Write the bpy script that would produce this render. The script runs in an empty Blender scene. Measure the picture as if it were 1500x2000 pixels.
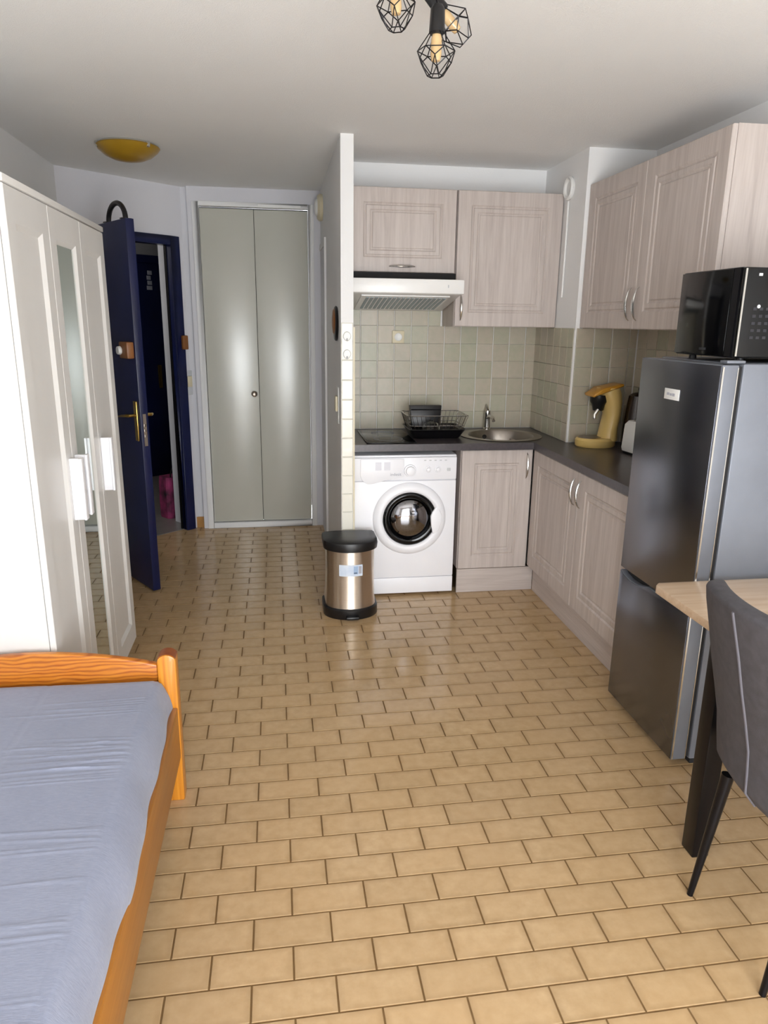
import bpy, bmesh, math, random
from mathutils import Vector, Matrix, Euler
random.seed(7)
D = bpy.data
SC = bpy.context.scene
COL = SC.collection

# ------------------------------------------------------------------ camera
CAM_POS = (0.09843, -1.30847, 1.57149)
YAW, PITCH, ROLL = -0.1508992, 0.2612674, 0.0125474
FPX = 1385.345
cy, sy = math.cos(YAW), math.sin(YAW)
fwd = Vector((-sy * math.cos(PITCH), cy * math.cos(PITCH), -math.sin(PITCH)))
rgt0 = Vector((cy, sy, 0)); up0 = rgt0.cross(fwd)
rgt = math.cos(ROLL) * rgt0 + math.sin(ROLL) * up0
upv = -math.sin(ROLL) * rgt0 + math.cos(ROLL) * up0
cd = D.cameras.new('camera'); cam = D.objects.new('camera', cd); COL.objects.link(cam)
cd.sensor_fit = 'HORIZONTAL'; cd.sensor_width = 36.0; cd.lens = FPX * 36.0 / 1500.0
cd.clip_start = 0.02; cd.clip_end = 60
cam.matrix_world = Matrix(((rgt.x, upv.x, -fwd.x, CAM_POS[0]), (rgt.y, upv.y, -fwd.y, CAM_POS[1]),
                           (rgt.z, upv.z, -fwd.z, CAM_POS[2]), (0, 0, 0, 1)))
SC.camera = cam

# ------------------------------------------------------------------ daylight
WIN = (-0.35, 1.50, 0.05, 1.98); WIN_Y = -2.40       # opening of the balcony window behind the camera
world = D.worlds.new('overcast_sky'); SC.world = world; world.use_nodes = True
bg = world.node_tree.nodes['Background']
bg.inputs['Color'].default_value = (0.94, 0.975, 1.0, 1); bg.inputs['Strength'].default_value = 12.3
ld = D.lights.new('window_portal', 'AREA'); ld.shape = 'RECTANGLE'
ld.size = WIN[1] - WIN[0]; ld.size_y = WIN[3] - WIN[2]; ld.cycles.is_portal = True
lo = D.objects.new('window_portal', ld); COL.objects.link(lo)
lo.location = ((WIN[0] + WIN[1]) / 2, WIN_Y - 0.1, (WIN[2] + WIN[3]) / 2)
lo.rotation_euler = (math.radians(90), 0, 0)          # -Z of the lamp looks along +Y, into the room
sd = D.lights.new('sun', 'SUN'); sd.energy = 7.5; sd.angle = math.radians(.6); sd.color = (1.0, .95, .88)
so_ = D.objects.new('sun', sd); COL.objects.link(so_)
so_.rotation_euler = Vector((-.15, .40, -1.0)).to_track_quat('-Z', 'Y').to_euler()   # high sun, its patch lies on the floor behind the camera
SC.view_settings.view_transform = 'Standard'; SC.view_settings.look = 'None'
SC.view_settings.gamma = 1.0; SC.view_settings.use_curve_mapping = False
SC.view_settings.exposure = 0.25
SC.cycles.max_bounces = 10; SC.cycles.diffuse_bounces = 6; SC.cycles.glossy_bounces = 5
SC.cycles.use_denoising = True

# ------------------------------------------------------------------ materials
def lin(h):
    h = h.lstrip('#'); r = []
    for i in (0, 2, 4):
        c = int(h[i:i + 2], 16) / 255
        r.append(c / 12.92 if c <= 0.04045 else ((c + 0.055) / 1.055) ** 2.4)
    return (*r, 1.0)

class Nt:
    def __init__(s, name):
        s.m = D.materials.new(name); s.m.use_nodes = True; s.t = s.m.node_tree
        s.b = s.t.nodes['Principled BSDF']
    def n(s, typ, **kw):
        x = s.t.nodes.new(typ)
        for k, v in kw.items(): setattr(x, k, v)
        return x
    def l(s, a, b): s.t.links.new(a, b)
    def coord(s, kind='Object', scale=(1, 1, 1)):
        c = s.n('ShaderNodeTexCoord'); mp = s.n('ShaderNodeMapping'); mp.inputs['Scale'].default_value = scale
        s.l(c.outputs[kind], mp.inputs['Vector']); return mp.outputs['Vector']
    def pos(s, scale=(1, 1, 1)):
        g = s.n('ShaderNodeNewGeometry'); mp = s.n('ShaderNodeMapping'); mp.inputs['Scale'].default_value = scale
        s.l(g.outputs['Position'], mp.inputs['Vector']); return mp.outputs['Vector']
    def noise(s, vec, scale=5, detail=4, rough=.5, dist=0):
        x = s.n('ShaderNodeTexNoise'); x.inputs['Scale'].default_value = scale; x.inputs['Detail'].default_value = detail
        x.inputs['Roughness'].default_value = rough; x.inputs['Distortion'].default_value = dist
        s.l(vec, x.inputs['Vector']); return x.outputs['Fac']
    def ramp(s, fac, stops):
        x = s.n('ShaderNodeValToRGB'); e = x.color_ramp.elements
        while len(e) < len(stops): e.new(.5)
        for i, (p, c) in enumerate(stops):
            e[i].position = p; e[i].color = lin(c) if isinstance(c, str) else c
        s.l(fac, x.inputs['Fac']); return x.outputs['Color']
    def mix(s, fac, a, b, mode='MIX'):
        x = s.n('ShaderNodeMix'); x.data_type = 'RGBA'; x.blend_type = mode
        for v, i in ((fac, 0), (a, 6), (b, 7)):
            if hasattr(v, 'links'): s.l(v, x.inputs[i])
            else: x.inputs[i].default_value = v
        return x.outputs[2]
    def bump(s, fac, strength=.2, dist=.01):
        x = s.n('ShaderNodeBump'); x.inputs['Strength'].default_value = strength; x.inputs['Distance'].default_value = dist
        s.l(fac, x.inputs['Height']); s.l(x.outputs['Normal'], s.b.inputs['Normal'])
    def base(s, c):
        if hasattr(c, 'links'): s.l(c, s.b.inputs['Base Color'])
        else: s.b.inputs['Base Color'].default_value = c

def mat(name, col, rough=.5, metal=0, spec=.5, vary=None, vscale=8, bump=0, bscale=200, stretch=(1, 1, 1), coat=0):
    k = Nt(name); b = k.b
    b.inputs['Roughness'].default_value = rough; b.inputs['Metallic'].default_value = metal
    b.inputs['Specular IOR Level'].default_value = spec; b.inputs['Coat Weight'].default_value = coat
    b.inputs['Coat Roughness'].default_value = .06
    v = k.coord('Object', stretch)
    if vary is None: vary = col
    f = k.noise(v, vscale, 4)
    k.base(k.ramp(f, [(.3, col), (.7, vary)]))
    if bump: k.bump(k.noise(v, bscale, 2), bump, .002)
    return k.m

def mat_floor():
    k = Nt('floor_tile_glaze'); uv = k.n('ShaderNodeUVMap').outputs['UV']
    sx = k.n('ShaderNodeSeparateXYZ'); k.l(uv, sx.inputs[0])
    def edge(o, w):
        a = k.n('ShaderNodeMath', operation='SUBTRACT'); a.inputs[1].default_value = .5; k.l(o, a.inputs[0])
        b = k.n('ShaderNodeMath', operation='ABSOLUTE'); k.l(a.outputs[0], b.inputs[0])
        c = k.n('ShaderNodeMapRange'); c.inputs[1].default_value = .5 - w; c.inputs[2].default_value = .5
        k.l(b.outputs[0], c.inputs[0]); return c.outputs[0]
    mx = k.n('ShaderNodeMath', operation='MAXIMUM'); k.l(edge(sx.outputs[0], .09), mx.inputs[0]); k.l(edge(sx.outputs[1], .18), mx.inputs[1])
    p = k.pos((1, 1, 1))
    n1 = k.noise(p, 3.2, 3); n2 = k.noise(p, 26, 4, .6); n3 = k.noise(p, 11, 3)
    c = k.ramp(n2, [(.3, '#B1946D'), (.7, '#C6AB85')])
    c = k.mix(n1, c, lin('#B6976F'), 'MIX')
    em = k.n('ShaderNodeMath', operation='MULTIPLY'); k.l(mx.outputs[0], em.inputs[0]); k.l(n3, em.inputs[1])
    e2 = k.n('ShaderNodeMath', operation='MULTIPLY'); k.l(em.outputs[0], e2.inputs[0]); e2.inputs[1].default_value = .5
    c = k.mix(e2.outputs[0], c, lin('#7A5C38'))
    oi = k.n('ShaderNodeObjectInfo'); mr = k.n('ShaderNodeMapRange'); mr.inputs[3].default_value = .955; mr.inputs[4].default_value = 1.045
    k.l(oi.outputs['Random'], mr.inputs[0])
    cc = k.n('ShaderNodeCombineColor'); [k.l(mr.outputs[0], cc.inputs[i]) for i in range(3)]
    k.base(k.mix(1.0, c, cc.outputs[0], 'MULTIPLY'))
    k.b.inputs['Roughness'].default_value = .17; k.b.inputs['Specular IOR Level'].default_value = .55
    k.bump(n3, .05, .003); return k.m

def mat_walltile(name, cols, rough=.34):
    k = Nt(name); oi = k.n('ShaderNodeObjectInfo')
    c = k.ramp(oi.outputs['Random'], [(i / (len(cols) - 1), x) for i, x in enumerate(cols)])
    p = k.pos(); n = k.noise(p, 28, 4, .6)
    k.base(k.mix(.45, c, k.ramp(n, [(.3, cols[0]), (.7, cols[-1])])))
    k.b.inputs['Roughness'].default_value = rough; k.bump(k.noise(p, 22, 2), .35, .004); return k.m

def mat_wood(name, c0, c1, c2, axis='z', rough=.45, scale=1.0, knots=True, coat=0):
    k = Nt(name); st = {'z': (14, 14, .7), 'x': (.7, 14, 14), 'y': (14, .7, 14)}[axis]
    v = k.coord('Object', tuple(a * scale for a in st))
    g = k.noise(v, 2.2, 5, .6, .6); g2 = k.noise(v, 7, 4, .6)
    c = k.ramp(g, [(.25, c0), (.5, c1), (.78, c2)])
    c = k.mix(.35, c, k.ramp(g2, [(.3, c0), (.7, c2)]))
    if knots:
        vo = k.n('ShaderNodeTexVoronoi'); vo.inputs['Scale'].default_value = 3.6
        k.l(k.coord('Object', (1, 1, .75)), vo.inputs['Vector'])
        kf = k.ramp(vo.outputs['Distance'], [(.025, (1, 1, 1, 1)), (.075, (0, 0, 0, 1))])
        mm = k.n('ShaderNodeMath', operation='MULTIPLY'); mm.inputs[1].default_value = .5
        k.l(kf, mm.inputs[0]); c = k.mix(mm.outputs[0], c, lin(c0))
    k.base(c); k.b.inputs['Roughness'].default_value = rough; k.b.inputs['Coat Weight'].default_value = coat
    k.bump(g2, .06, .002); return k.m

def mat_pine():
    k = Nt('orange_lacquered_pine'); v = k.coord('Object', (1, 1, 1))
    w = k.n('ShaderNodeTexWave', wave_type='BANDS', bands_direction='Z')
    w.inputs['Scale'].default_value = 6; w.inputs['Distortion'].default_value = 7; w.inputs['Detail'].default_value = 1
    w.inputs['Detail Scale'].default_value = 1.1
    k.l(k.coord('Object', (1.6, 1.6, 4)), w.inputs['Vector'])
    c = k.ramp(w.outputs['Fac'], [(.1, '#C87A22'), (.6, '#BC6A18'), (.95, '#93470E')])
    n = k.noise(k.coord('Object', (6, 6, 40)), 2, 4)
    k.base(k.mix(.3, c, k.ramp(n, [(.3, '#A85A12'), (.7, '#D08A2E')])))
    k.b.inputs['Roughness'].default_value = .38; k.b.inputs['Coat Weight'].default_value = .25; return k.m

def mat_pine_v():
    k = Nt('orange_pine_upright'); n = k.noise(k.coord('Object', (60, 60, 1.2)), 1.5, 3)
    k.base(k.ramp(n, [(.3, '#B0661A'), (.55, '#CC8426'), (.75, '#D89638')]))
    k.b.inputs['Roughness'].default_value = .38; k.b.inputs['Coat Weight'].default_value = .25; return k.m

def mat_plaster(name, c0, c1, bump=.35, scale=180):
    k = Nt(name); p = k.pos(); k.base(k.ramp(k.noise(p, 1.3, 3), [(.3, c0), (.7, c1)]))
    k.b.inputs['Roughness'].default_value = .92; k.b.inputs['Specular IOR Level'].default_value = .2
    k.bump(k.noise(p, scale, 3, .6), bump, .004); return k.m

def mat_fabric():
    k = Nt('blue_grey_bedspread'); p = k.coord('Object', (1, 1, 1))
    a = k.noise(k.coord('Object', (10, 90, 10)), 5, 4, .65); b = k.noise(p, 5, 3)
    c = k.mix(.5, k.ramp(a, [(.3, '#74798C'), (.7, '#9095A8')]), k.ramp(b, [(.3, '#7D8295'), (.7, '#8B90A2')]))
    k.base(c); k.b.inputs['Roughness'].default_value = .9; k.b.inputs['Sheen Weight'].default_value = .15
    k.bump(a, .25, .003); return k.m

def mat_glass(name, col=(1, 1, 1, 1), rough=0.02):
    k = Nt(name); k.b.inputs['Base Color'].default_value = col; k.b.inputs['Roughness'].default_value = rough
    k.b.inputs['Transmission Weight'].default_value = 1.0; k.b.inputs['IOR'].default_value = 1.3
    return k.m

def mat_steel(name, c, rough, stretch):
    k = Nt(name); n = k.noise(k.coord('Object', stretch), 3, 3)
    k.base(k.ramp(n, [(.2, c), (.8, c)])); k.b.inputs['Metallic'].default_value = 1
    mr = k.n('ShaderNodeMapRange'); mr.inputs[3].default_value = rough * .85; mr.inputs[4].default_value = rough * 1.2
    k.l(n, mr.inputs[0]); k.l(mr.outputs[0], k.b.inputs['Roughness']); return k.m

def mat_bin():
    k = Nt('bin_steel'); n = k.noise(k.coord('Object', (2, 2, 200)), 3, 3)
    k.base(k.ramp(n, [(.2, '#DCCDBC'), (.8, '#E4D8CA')])); k.b.inputs['Metallic'].default_value = 1
    k.b.inputs['Roughness'].default_value = .4; k.b.inputs['Anisotropic'].default_value = .95; k.b.inputs['Anisotropic Rotation'].default_value = .25
    t = k.n('ShaderNodeTangent', direction_type='RADIAL', axis='Z'); k.l(t.outputs[0], k.b.inputs['Tangent']); return k.m
M = dict(
    wall=mat_plaster('white_wall_paint', '#E6E6E6', '#EAEAEA', .15, 120),
    wall_hall=mat_plaster('grey_white_hall_paint', '#D2D2D8', '#D8D8DD', .15, 120),
    ceil=mat_plaster('stippled_ceiling', '#ECECEB', '#F0F0EF', .6, 260),
    grout=mat_plaster('brown_floor_grout', '#6E5433', '#7C6140', .3, 300),
    floor=mat_floor(),
    ktile=mat_walltile('sage_beige_wall_glaze', ['#A3A28C', '#B3A796', '#ABA392', '#BDB1A3', '#A7A993', '#B8AC9B']),
    ctile=mat_walltile('glare_lightened_cream_glaze', ['#DDD9CC', '#E6E3D9', '#E2DED2'], .25),  # cream tile lightened, window glare on the partition end put into the colour
    cab=mat_wood('whitewashed_oak_foil', '#A89C96', '#BEB3AD', '#CCC2BC'),
    cabh=mat_wood('whitewashed_oak_rail', '#A89C96', '#BEB3AD', '#CCC2BC', axis='x', knots=False),
    white=mat('white_lacquer', '#E9E8E6', .32, vary='#ECEBE9'),
    whitew=mat('white_wardrobe_foil', '#D6D4D1', .38, vary='#D9D7D4'),
    enamel=mat('white_enamel', '#EEEEF3', .36, vary='#F1F1F5'),
    plastic=mat('white_plastic', '#E4E4E2', .4),
    greyp=mat('pale_grey_plastic', '#C9CBCE', .45),
    cream=mat('cream_plastic', '#D9CFB4', .45, vary='#D3C8AB'),
    closet=mat('pale_green_grey_satin', '#BFBFB4', .27, spec=.9, vary='#C4C3B9', vscale=3, bump=.15, bscale=7),
    black=mat('black_plastic', '#0E0D0F', .38, vary='#121113', vscale=30),
    blackm=mat('black_metal', '#17161A', .32, metal=.6),
    blackg=mat('black_gloss', '#060607', .1, spec=.35),
    counter=mat('dark_slate_laminate', '#3A3437', .3, vary='#463F42', vscale=60, bump=.05, bscale=300),
    chrome=mat('brushed_chrome', '#C9C7C4', .18, metal=1),
    steel=mat_steel('brushed_steel', '#A89C90', .33, (1, 1, 120)),
    sink=mat_steel('sink_steel', '#A39C95', .3, (40, 40, 40)),
    bin=mat_bin(),
    fridge=mat_steel('dark_fridge_steel', '#7C7E86', .25, (1, 120, 1)),
    fridges=mat('silver_grey_paint', '#737780', .45, metal=.3, vary='#797D86', bump=.12, bscale=500),
    navy=mat('navy_gloss_paint', '#0E153A', .3, vary='#111A46', vscale=4, bump=.04, bscale=30),
    brass=mat('brass', '#B89A55', .25, metal=1),
    brownp=mat('brown_lock_casing', '#8C5A30', .4, vary='#7C4E28'),
    amber=mat('amber_frosted_glass', '#93711A', .32, vary='#9C7A1E'),
    silver=mat('silver_trim_and_glint', '#D8D6D0', .2, metal=1),
    pine=mat_pine(), pinev=mat_pine_v(),
    rail=mat_wood('brown_pine_rail', '#8E5518', '#9E641E', '#AC722A', axis='y', knots=False, rough=.4, coat=.2),
    endgrain=mat('dark_pine_end_grain', '#7A3A14', .4, vary='#8C4A1C', vscale=30),
    fabric=mat_fabric(),
    suede=mat('charcoal_suede', '#424044', .85, vary='#4C4A4F', vscale=40, bump=.3, bscale=600),
    seam=mat('grey_piping', '#5E5C64', .6),
    tabletop=mat_wood('pale_oak_tabletop', '#B79C80', '#C8AF94', '#D2BBA2', axis='x', knots=False, rough=.25, coat=.2),
    mirror=mat('mirror_glass', '#D6DDDA', .01, metal=1),
    yellow=mat('mustard_plastic', '#D6B66C', .38, vary='#DABC78', coat=.2),
    orange=mat('amber_lid_plastic', '#C08A2E', .3),
    tank=mat('smoked_brown_plastic', '#2A1D14', .15),
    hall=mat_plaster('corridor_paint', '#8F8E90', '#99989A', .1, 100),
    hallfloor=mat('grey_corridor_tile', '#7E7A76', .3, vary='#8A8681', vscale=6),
    sticker=mat('white_sticker', '#D9E2EE', .3, vary='#C6D4E8', vscale=30),
    blue=mat('pale_blue_print', '#9DB4D2', .4), darkblue=mat('slate_print', '#4C5B74', .4),
    faint=mat('faint_grey_print', '#DCDCE4', .4),
    keyp=mat('dark_key_print', '#24242A', .4),
    greyt=mat('grey_print', '#A9AAB4', .5),
    filament=mat('amber_bulb_glass', '#C9A877', .12, vary='#D2B488'),
    basetile=mat('brown_skirting_tile', '#A8793E', .35, vary='#B8894C'),
    pink=mat('pink_floral_cloth', '#B23C74', .7, vary='#1E0E1C', vscale=9),
    dark=mat('dark_parts_and_gap_shade', '#1B1A1B', .8),  # near-black for real dark parts and for painted shade in gaps and recesses
    grille=mat('grey_grille_slot', '#98A3A8', .5),
    glass=mat_glass('clear_glass'),
    bulbglass=mat_glass('clear_bulb_glass', (1, .86, .66, 1)),
)
def mat_door_glass():
    k = Nt('smoky_round_door_glass'); k.b.inputs['Base Color'].default_value = (.30, .30, .32, 1)
    k.b.inputs['Roughness'].default_value = .07; k.b.inputs['Metallic'].default_value = 1; return k.m
M['porthole'] = mat_door_glass()

# ------------------------------------------------------------------ mesh helpers
class MB:
    def __init__(s): s.v = []; s.f = []
    def add(s, vs, fs):
        o = len(s.v); s.v += [tuple(v) for v in vs]; s.f += [tuple(i + o for i in f) for f in fs]; return s
    def box(s, x0, x1, y0, y1, z0, z1):
        return s.add([(x0, y0, z0), (x1, y0, z0), (x1, y1, z0), (x0, y1, z0), (x0, y0, z1), (x1, y0, z1), (x1, y1, z1), (x0, y1, z1)],
                     [(3, 2, 1, 0), (4, 5, 6, 7), (0, 1, 5, 4), (1, 2, 6, 5), (2, 3, 7, 6), (3, 0, 4, 7)])
    def loft(s, rings, cap0=True, cap1=True, closed=True):
        n = len(rings[0]); vs = [p for r in rings for p in r]; fs = []
        for i in range(len(rings) - 1):
            for j in range(n if closed else n - 1):
                k = (j + 1) % n
                fs.append((i * n + j, i * n + k, (i + 1) * n + k, (i + 1) * n + j))
        if cap0: fs.append(tuple(range(n - 1, -1, -1)))
        if cap1: fs.append(tuple(range((len(rings) - 1) * n, len(rings) * n)))
        return s.add(vs, fs)
    def prism(s, poly, axis, lo, hi):
        def P(a, b, c): return {'x': (c, a, b), 'y': (a, c, b), 'z': (a, b, c)}[axis]
        return s.loft([[P(a, b, lo) for a, b in poly], [P(a, b, hi) for a, b in poly]])
    def lathe(s, prof, n=32, c=(0, 0, 0), axis='z', cap0=True, cap1=True):
        R = []
        for r, h in prof:
            ring = []
            for i in range(n):
                t = 2 * math.pi * i / n; a, b = r * math.cos(t), r * math.sin(t)
                ring.append({'z': (c[0] + a, c[1] + b, c[2] + h), 'y': (c[0] + a, c[1] + h, c[2] + b), 'x': (c[0] + h, c[1] + a, c[2] + b)}[axis])
            R.append(ring)
        return s.loft(R, cap0, cap1)
    def tube(s, pts, r, n=8, closed=False):
        pts = [Vector(p) for p in pts]; m = len(pts)
        rr = r if isinstance(r, (list, tuple)) else [r] * m
        T = []
        for i in range(m):
            a = pts[(i - 1) % m] if (closed or i > 0) else pts[i]; b = pts[(i + 1) % m] if (closed or i < m - 1) else pts[i]
            T.append((b - a).normalized())
        u = T[0].orthogonal().normalized(); R = []
        for i in range(m):
            u = (u - T[i] * u.dot(T[i])).normalized(); w = T[i].cross(u)
            R.append([tuple(pts[i] + rr[i] * (math.cos(2 * math.pi * j / n) * u + math.sin(2 * math.pi * j / n) * w)) for j in range(n)])
        if closed: R.append(R[0]); return s.loft(R, False, False)
        return s.loft(R)
    def build(s, name, m, parent=None, smooth=False, bevel=0, seg=2, loc=None, rotz=None, angle=35, kind=None, label=None):
        me = D.meshes.new(name); me.from_pydata(s.v, [], s.f); me.update()
        bm = bmesh.new(); bm.from_mesh(me); bmesh.ops.remove_doubles(bm, verts=bm.verts, dist=1e-6)
        bmesh.ops.recalc_face_normals(bm, faces=bm.faces)
        if bevel:
            es = [e for e in bm.edges if len(e.link_faces) == 2 and e.calc_face_angle(0) > math.radians(30)]
            bmesh.ops.bevel(bm, geom=es, offset=bevel, segments=seg, affect='EDGES', profile=.5, clamp_overlap=True)
        bm.to_mesh(me); bm.free()
        if smooth or bevel:
            me.polygons.foreach_set('use_smooth', [True] * len(me.polygons)); me.set_sharp_from_angle(angle=math.radians(angle))
        return put(name, me, m, parent, loc, rotz, kind, label)

def put(name, me, m, parent=None, loc=None, rotz=None, kind=None, label=None):
    if m and not me.materials: me.materials.append(M[m] if isinstance(m, str) else m)
    o = D.objects.new(name, me); COL.objects.link(o)
    if parent: o.parent = parent
    if loc: o.location = loc
    if rotz is not None: o.rotation_euler = (0, 0, rotz)
    if kind: o['kind'] = kind
    if label: o['label'] = label
    return o

def thing(name, label, cat, loc=(0, 0, 0), rotz=0, group=None):
    o = D.objects.new(name, None); COL.objects.link(o); o.empty_display_size = .05
    o.location = loc; o.rotation_euler = (0, 0, rotz); o['label'] = label; o['category'] = cat
    if group: o['group'] = group
    return o
def tag(o, label, cat, group=None):
    o['label'] = label; o['category'] = cat
    if group: o['group'] = group
    return o
def struct(name, loc=(0, 0, 0), rotz=0, label=None):
    o = D.objects.new(name, None); COL.objects.link(o); o.location = loc; o.rotation_euler = (0, 0, rotz)
    o.empty_display_size = .05; o['kind'] = 'structure'
    if label: o['label'] = label
    return o
def box(name, m, parent, x0, x1, y0, y1, z0, z1, bevel=0, **kw):
    return MB().box(x0, x1, y0, y1, z0, z1).build(name, m, parent, bevel=bevel, **kw)

def ringdoor(w, h, t, rings):
    """slab in the XZ plane, front facing -Y; rings = (inset, depth) from the outer edge inwards"""
    R = [[(0, t, 0), (w, t, 0), (w, t, h), (0, t, h)]]
    for i, d in rings: R.append([(i, d, i), (w - i, d, i), (w - i, d, h - i), (i, d, h - i)])
    return MB().loft(R)
CABRINGS = [(0, .003), (.003, 0), (.076, 0), (.084, .006), (.089, .006), (.094, .001), (.112, .001), (.119, .006), (.125, .006), (.13, .002)]

def bow_handle(name, parent, m, p, L, vertical=True, out=-1, mname='chrome'):
    """silver bow handle with leaf-shaped ends; p is the centre on a face that looks along -Y"""
    pts, rad = [], []
    for i in range(17):
        t = i / 16; a = (t - .5) * L
        y = -.004 - .024 * (math.sin(math.pi * t) ** .55)
        pts.append((p[0], p[1] + y, p[2] + a) if vertical else (p[0] + a, p[1] + y, p[2]))
        rad.append(.0025 + .0045 * math.sin(math.pi * t))
    return MB().tube(pts, rad, 8).build(name, mname, parent, smooth=True)

# ------------------------------------------------------------------ floor
PU, PV = 0.206, 0.206 * 0.4848177
XL, XR, YB, YF = -1.20, 2.12, -2.40, 4.155
CH = 2.467
floor = MB().box(XL - .1, XR + .1, YB - .1, YF + .06, -.08, -.0025).build('floor', 'grout', kind='structure', label='beige brick-pattern ceramic tiled floor with brown joints')
TW, TH = PU - .0046, PV - .0046
def tile_geo(x0, y0):
    c = .0014; z = 0.0; zl = -.0075
    x1, y1 = x0 + TW, y0 + TH
    v = [(x0, y0, zl), (x1, y0, zl), (x1, y1, zl), (x0, y1, zl), (x0, y0, z - .0007), (x1, y0, z - .0007), (x1, y1, z - .0007), (x0, y1, z - .0007),
         (x0 + c, y0 + c, z), (x1 - c, y0 + c, z), (x1 - c, y1 - c, z), (x0 + c, y1 - c, z)]
    f = [(0, 1, 5, 4), (1, 2, 6, 5), (2, 3, 7, 6), (3, 0, 4, 7), (4, 5, 9, 8), (5, 6, 10, 9), (6, 7, 11, 10), (7, 4, 8, 11), (8, 9, 10, 11)]
    return v, f
def tile_mesh(name, cells):
    V, F = [], []
    for x0, y0 in cells:
        v, f = tile_geo(x0, y0); o = len(V); V += v; F += [tuple(i + o for i in q) for q in f]
    me = D.meshes.new(name); me.from_pydata(V, [], F)
    uvl = me.uv_layers.new(name='UVMap')
    for p in me.polygons:
        k = (p.vertices[0] // 12); x0, y0 = cells[k]
        for li in p.loop_indices:
            co = me.vertices[me.loops[li].vertex_index].co
            uvl.data[li].uv = ((co.x - x0) / TW, (co.y - y0) / TH)
    me.materials.append(M['floor']); return me
minv = cam.matrix_world.inverted()
def px(p):
    q = minv @ Vector(p)
    if q.z > -.05: return None
    return (750 + FPX * q.x / -q.z, 1000 - FPX * q.y / -q.z)
cells = []
ANG_A = Vector((-1.198, 3.621)); ANG_B = 0.7160535
ex = Vector((math.cos(ANG_B), math.sin(ANG_B))); ey = Vector((-ex.y, ex.x))
for r in range(-25, 42):
    off = 0 if r % 2 == 0 else .5
    for u in range(-8, 12):
        x0 = (u + off) * PU + .0023; y0 = r * PV + .0023
        if x0 + TW < XL or x0 > XR or y0 + TH < YB: continue
        if (Vector((x0 + TW / 2, y0 + TH / 2)) - ANG_A).dot(ey) > .06: continue
        if y0 > 2.62 and x0 > .44: continue
        if y0 + TH > YF + .05: continue
        cells.append((x0, y0))
def hidden(x, y):   # under furniture, so not seen in the photograph
    return (x < -.35 and y < 2.0) or (x > 1.6 and y > .75) or (x < -.62 and y < 2.3) or (x > .5 and y > 2.62)
score = []
for c in cells:
    q = [px((c[0] + a * TW, c[1] + b * TH, 0)) for a, b in ((0, 0), (1, 0), (1, 1), (0, 1))]
    if None in q: continue
    cx, cy_ = sum(a[0] for a in q) / 4, sum(a[1] for a in q) / 4
    if not (-70 < cx < 1570 and 0 < cy_ < 2035) or hidden(c[0] + TW / 2, c[1] + TH / 2): continue
    ar = abs(sum(q[i][0] * q[(i + 1) % 4][1] - q[(i + 1) % 4][0] * q[i][1] for i in range(4))) / 2
    score.append((ar, c))
score.sort(reverse=True)
near = [c for _, c in score[:300]]; ns = set(near)
base_me = tile_mesh('tile', [(0, 0)])
for c in near: put('tile', base_me, None, floor, (c[0], c[1], 0))
put('far_tiles', tile_mesh('far_tiles', [c for c in cells if c not in ns]), None, floor, kind='stuff')

# ------------------------------------------------------------------ shell
box('ceiling', 'ceil', None, -3.2, 3.4, YB - .25, 7.4, CH, CH + .1, kind='structure')
box('wall_left', 'wall', None, XL - .1, XL, YB - .1, 3.66, 0, CH, kind='structure')
wall_right = box('wall_right', 'wall', None, XR, XR + .1, YB - .1, 3.3, 0, CH, kind='structure')
wall_kitchen = box('wall_kitchen', 'wall', None, .51, 1.745, 3.16, 3.28, 0, CH, kind='structure')
wall_column = box('wall_column', 'wall', None, 1.745, XR, 2.55, 3.28, 0, CH, kind='structure')
wall_partition = box('wall_partition', 'wall', None, .441, .507, 2.53, 4.25, 0, CH, kind='structure')
w = MB(); x0, x1, z0, z1 = WIN
w.box(XL - .1, x0, YB - .12, YB, 0, CH).box(x1, XR + .1, YB - .12, YB, 0, CH).box(x0, x1, YB - .12, YB, z1, CH).box(x0, x1, YB - .12, YB, 0, z0)
w.build('wall_window', 'wall', kind='structure')
win = struct('window_1', label='white framed balcony window behind the viewer')
f = MB(); e = .05
f.box(x0, x0 + e, YB - .09, YB - .03, z0, z1).box(x1 - e, x1, YB - .09, YB - .03, z0, z1).box(x0 + e, x1 - e, YB - .09, YB - .03, z0, z0 + e).box(x0 + e, x1 - e, YB - .09, YB - .03, z1 - e, z1)
f.build('window_frame', 'white', win)

# wall tiles
KW, KH = .1058, .1060; KZ = .905
def wall_tile_mesh(name, w, h, m, t=.006, c=.004, d=None):
    d = c if d is None else d
    v = MB().loft([[(0, 0, 0), (w, 0, 0), (w, 0, h), (0, 0, h)], [(0, -t + .002, 0), (w, -t + .002, 0), (w, -t + .002, h), (0, -t + .002, h)],
                   [(c, -t, d), (w - c, -t, d), (w - c, -t, h - d), (c, -t, h - d)]], cap0=False)
    me = D.meshes.new(name); me.from_pydata(v.v, [], v.f); me.materials.append(M[m]); return me
KT = wall_tile_mesh('wall_tile', KW - .0042, KH - .001, 'ktile', c=.003, d=.001); CT = wall_tile_mesh('edge_tile', .062, KH - .003, 'ctile')
def tiles(parent, o, d, rotz, spans, zrows, me=KT, w0=KW - .0042):
    for a, b in spans:
        for z in zrows:
            t = put('tile', me, None, parent, (o[0] + d[0] * (a + .0015), o[1] + d[1] * (a + .0015), z + .0007), rotz)
            if abs((b - a) - KW) > .001: t.scale = ((b - a - (.0042 if me is KT else .003)) / w0, 1, 1)
rows = [KZ + .0115 + (KH + .0) * i for i in range(6)]
def spans(start, end, first):
    out = []; a = start; b = first
    while a < end - .012:
        out.append((a, min(b, end))); a = b; b += KW
    return out
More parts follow.
